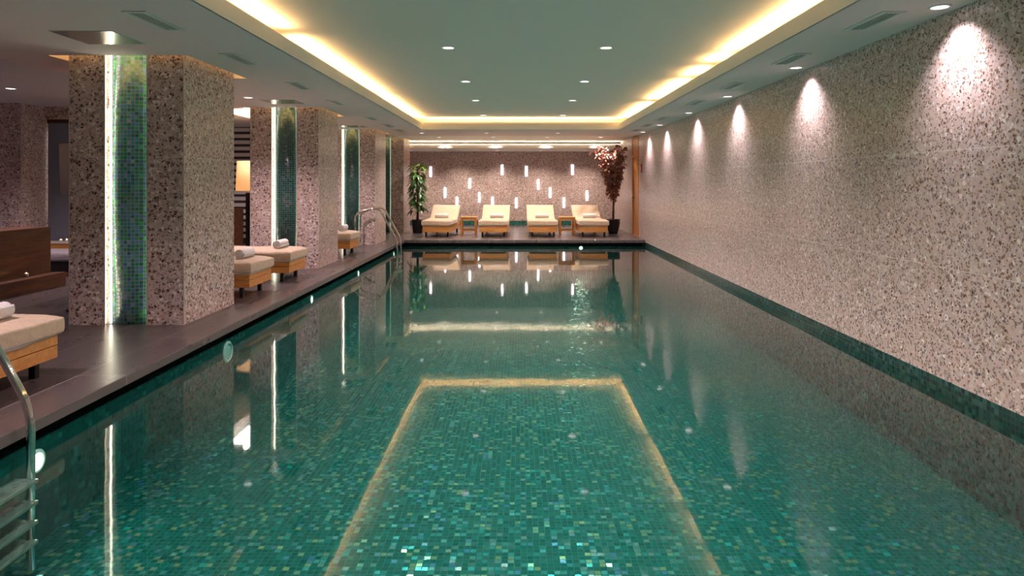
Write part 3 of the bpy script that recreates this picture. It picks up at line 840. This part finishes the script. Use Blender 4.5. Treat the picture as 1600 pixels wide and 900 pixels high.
# ---------------------------------------------------------------- downlights
def downlight(x, y, z, label, group, power, col, r=.055, size=124, tilt=(0, 0, 0), strength='lens', blend=1):
    e = empty('downlight', (x, y, z)); tag(e, label, 'downlight', group)
    bm = bmesh.new(); lathe(bm, (0, 0, 0), [(r * 1.35, 0), (r * 1.35, -.004), (r * 1.05, -.007), (r * 1.0, -.003)], 24, capb=False); link('bezel', bm, 'lamp_fix', e, True)
    bm = bmesh.new(); cyl(bm, (0, 0, -.005), r, .004, 24); link('lens', bm, strength, e)
    if power: spot('lamp_beam', (0, 0, -.02), power, col, size, blend, tilt, e)
YU = [0.1, 2.55, 4.98, 7.44, 9.88, 12.12, 14.7]
near = ['far behind', 'behind', 'above']
for i, y in enumerate(YU):
    for x, sd in ((-.775, 'left'), (.955, 'right')):
        if i < 3: lab = '%s-row downlight of the raised ceiling above the upper picture edge' % sd
        else: lab = '%s visible downlight in the %s row of the raised ceiling' % (['nearest', 'second', 'third', 'farthest'][i - 3], sd)
        downlight(x, y, ZU, lab, 'downlights in the raised ceiling', DOWN_W, DOWN_COL, .06)
for i, y in enumerate([-.1, 2.3, 4.70, 7.14, 9.48, 11.65, 14.05, 15.95]):
    lab = 'wall-washing downlight along the right wall, %s from the camera' % ORD[max(0, i - 2)] if i > 1 else 'wall-washing downlight along the right wall above the upper picture edge'
    downlight(2.915, y, ZS, lab, 'downlights washing the right wall', WASH_W, WASH_COL, .055, 118, (0, 0, 0), blend=1)
for i, x in enumerate([-2.33, -.78, .93]):
    downlight(x, 16.24, ZS, '%s of three downlights just beyond the raised ceiling' % ['left', 'middle', 'right'][i], 'downlights beyond the raised ceiling', FAR_W * .6, FAR_COL, .05)
XF = [-2.17, -.70, .757, 2.22]
for j, (y, nm) in enumerate(((19.1, 'nearer'), (20.65, 'farther'))):
    for i, x in enumerate(XF):
        if j == 1: y_, z_ = 20.0, ZA
        else: y_, z_ = y, ZA
        downlight(x if j == 0 else x * 1.02 + .02, y_ - (.7 if j == 0 else 0), z_, '%s downlight from the left in the %s row above the loungers' % (ORD[i], nm), 'downlights above the far loungers', FAR_W * (1.1 if j == 0 else .35), FAR_COL, .05)
for i, x in enumerate([-3.44, -1.9, -.69, .70, 2.1]):
    downlight(x, 21.6, 2.58, '%s downlight from the left in the lowered ceiling by the far wall' % ORD[i], 'downlights by the far wall', FAR_W * .8, FAR_COL, .055)
downlight(-3.83, 9.59, ZS, 'downlight between the first and second columns', 'downlights over the deck', LEFT_W * 1.3, LEFT_COL, .055)
downlight(-6.94, 9.26, 2.81, 'downlight at the far left before the terrazzo pier', 'downlights over the deck', LEFT_W * 1.2, LEFT_COL, .055)
for x, y, z, lab in ((-3.83, 4.0, ZS, 'downlight over the nearest lounger, above the upper picture edge'), (-3.83, 13.9, ZS, 'downlight between the second and third columns'),
                (-7.4, 5.5, 2.81, 'side room downlight out of view over the walnut wall'), (-7.4, 2.0, 2.81, 'side room downlight out of view near the camera'),
                (-6.6, 13.4, 2.81, 'side room downlight before the slatted screen'), (-3.9, 1.0, ZS, 'deck downlight out of view near the camera'), (-9.2, 8.0, 2.81, 'side room downlight near the outer wall')):
    downlight(x, y, z, lab, 'downlights over the deck', LEFT_W, LEFT_COL, .055)

# ---------------------------------------------------------------- vents and panels
def make_vent():
    e = empty('ceiling_vent'); W2, L2 = .085, .29
    link('frame', slab([-W2, -W2 + .028, W2 - .028, W2], [-L2, -L2 + .028, L2 - .028, L2], lambda x, y: abs(x) < W2 - .028 and abs(y) < L2 - .028, -.010, 0), 'vent', e)
    link('backing', bx(-W2 + .028, W2 - .028, -L2 + .028, L2 - .028, -.0035, -.001), 'ventdark', e)
    for i in range(4):
        x = -W2 + .028 + (i + .5) * (2 * W2 - .056) / 4
        link('louvre', bx(x - .004, x + .004, -L2 + .028, L2 - .028, -.009, -.0035), 'vent', e)
    return e
v0 = make_vent(); fst = True
YV = [4.95, 6.5, 8.3, 10.05, 12.5, 14.0, 15.35]
for x, sd in ((-2.735, 'left'), (2.665, 'right')):
    for i, y in enumerate(YV):
        o = v0 if fst else copy_tree(v0); fst = False
        o.location = (x, y + .15, ZS); tag(o, '%s slot air vent from the camera in the %s ceiling strip' % (ORD[i].capitalize() if False else ORD[i], sd), 'air vent', 'slot vents in the %s ceiling strip' % sd)
o = copy_tree(v0); o.location = (-2.1, 21.6, 2.58); o.rotation_euler = (0, 0, PI / 2); tag(o, 'small air vent in the lowered ceiling by the far wall', 'air vent')
for i, c in enumerate(COLS):
    e = empty('ceiling_panel', (-3.51, c[0] - .85, ZS)); tag(e, 'square steel ceiling panel in front of the %s column' % ['nearest', 'second', 'third', 'farthest'][i], 'ceiling panel', 'steel panels in the ceiling')
    if i == 3: e.location.z = ZA
    link('plate', bx(-.25, .25, -.25, .25, -.006, 0, bev=.001, seg=1), 'panel', e); link('shadow_gap', bx(-.262, .262, -.262, .262, -.002, -.0005), 'vent', e)

# ---------------------------------------------------------------- far wall bars
BARS = [(673, 268.3), (695.7, 301), (714, 315.5), (734, 286.8), (749, 308.4), (769.6, 315.8), (784.7, 265.5), (806.8, 317.1), (822.3, 267.8), (841, 288.3), (859.5, 301.1), (881, 316.8), (894.5, 265.2), (917, 305.7)]
for i, (px, py) in enumerate(BARS):
    y = YW; x = (px - 811) * y / F; z = 1.5 - (py - 288) * y / F
    e = empty('wall_light', (x, y, z)); tag(e, '%s glowing upright bar from the left on the far wall' % ORD[i], 'wall light', 'glowing bars on the far wall')
    link('backplate', bx(-.040, .040, -.006, 0, -.17, .17), 'vent', e); link('diffuser', bx(-.036, .036, -.028, -.006, -.168, .168, bev=.004), 'bar', e)

# red alarm on the right wall
e = empty('fire_alarm', (XR, 16.95, 1.9)); tag(e, 'small dark red alarm on the right wall next to the door', 'alarm')
link('housing', bx(-.03, 0, -.05, .05, -.11, .11, bev=.006), 'red', e); link('button', bx(-.036, -.03, -.02, .02, -.03, .03), 'sheet', e)
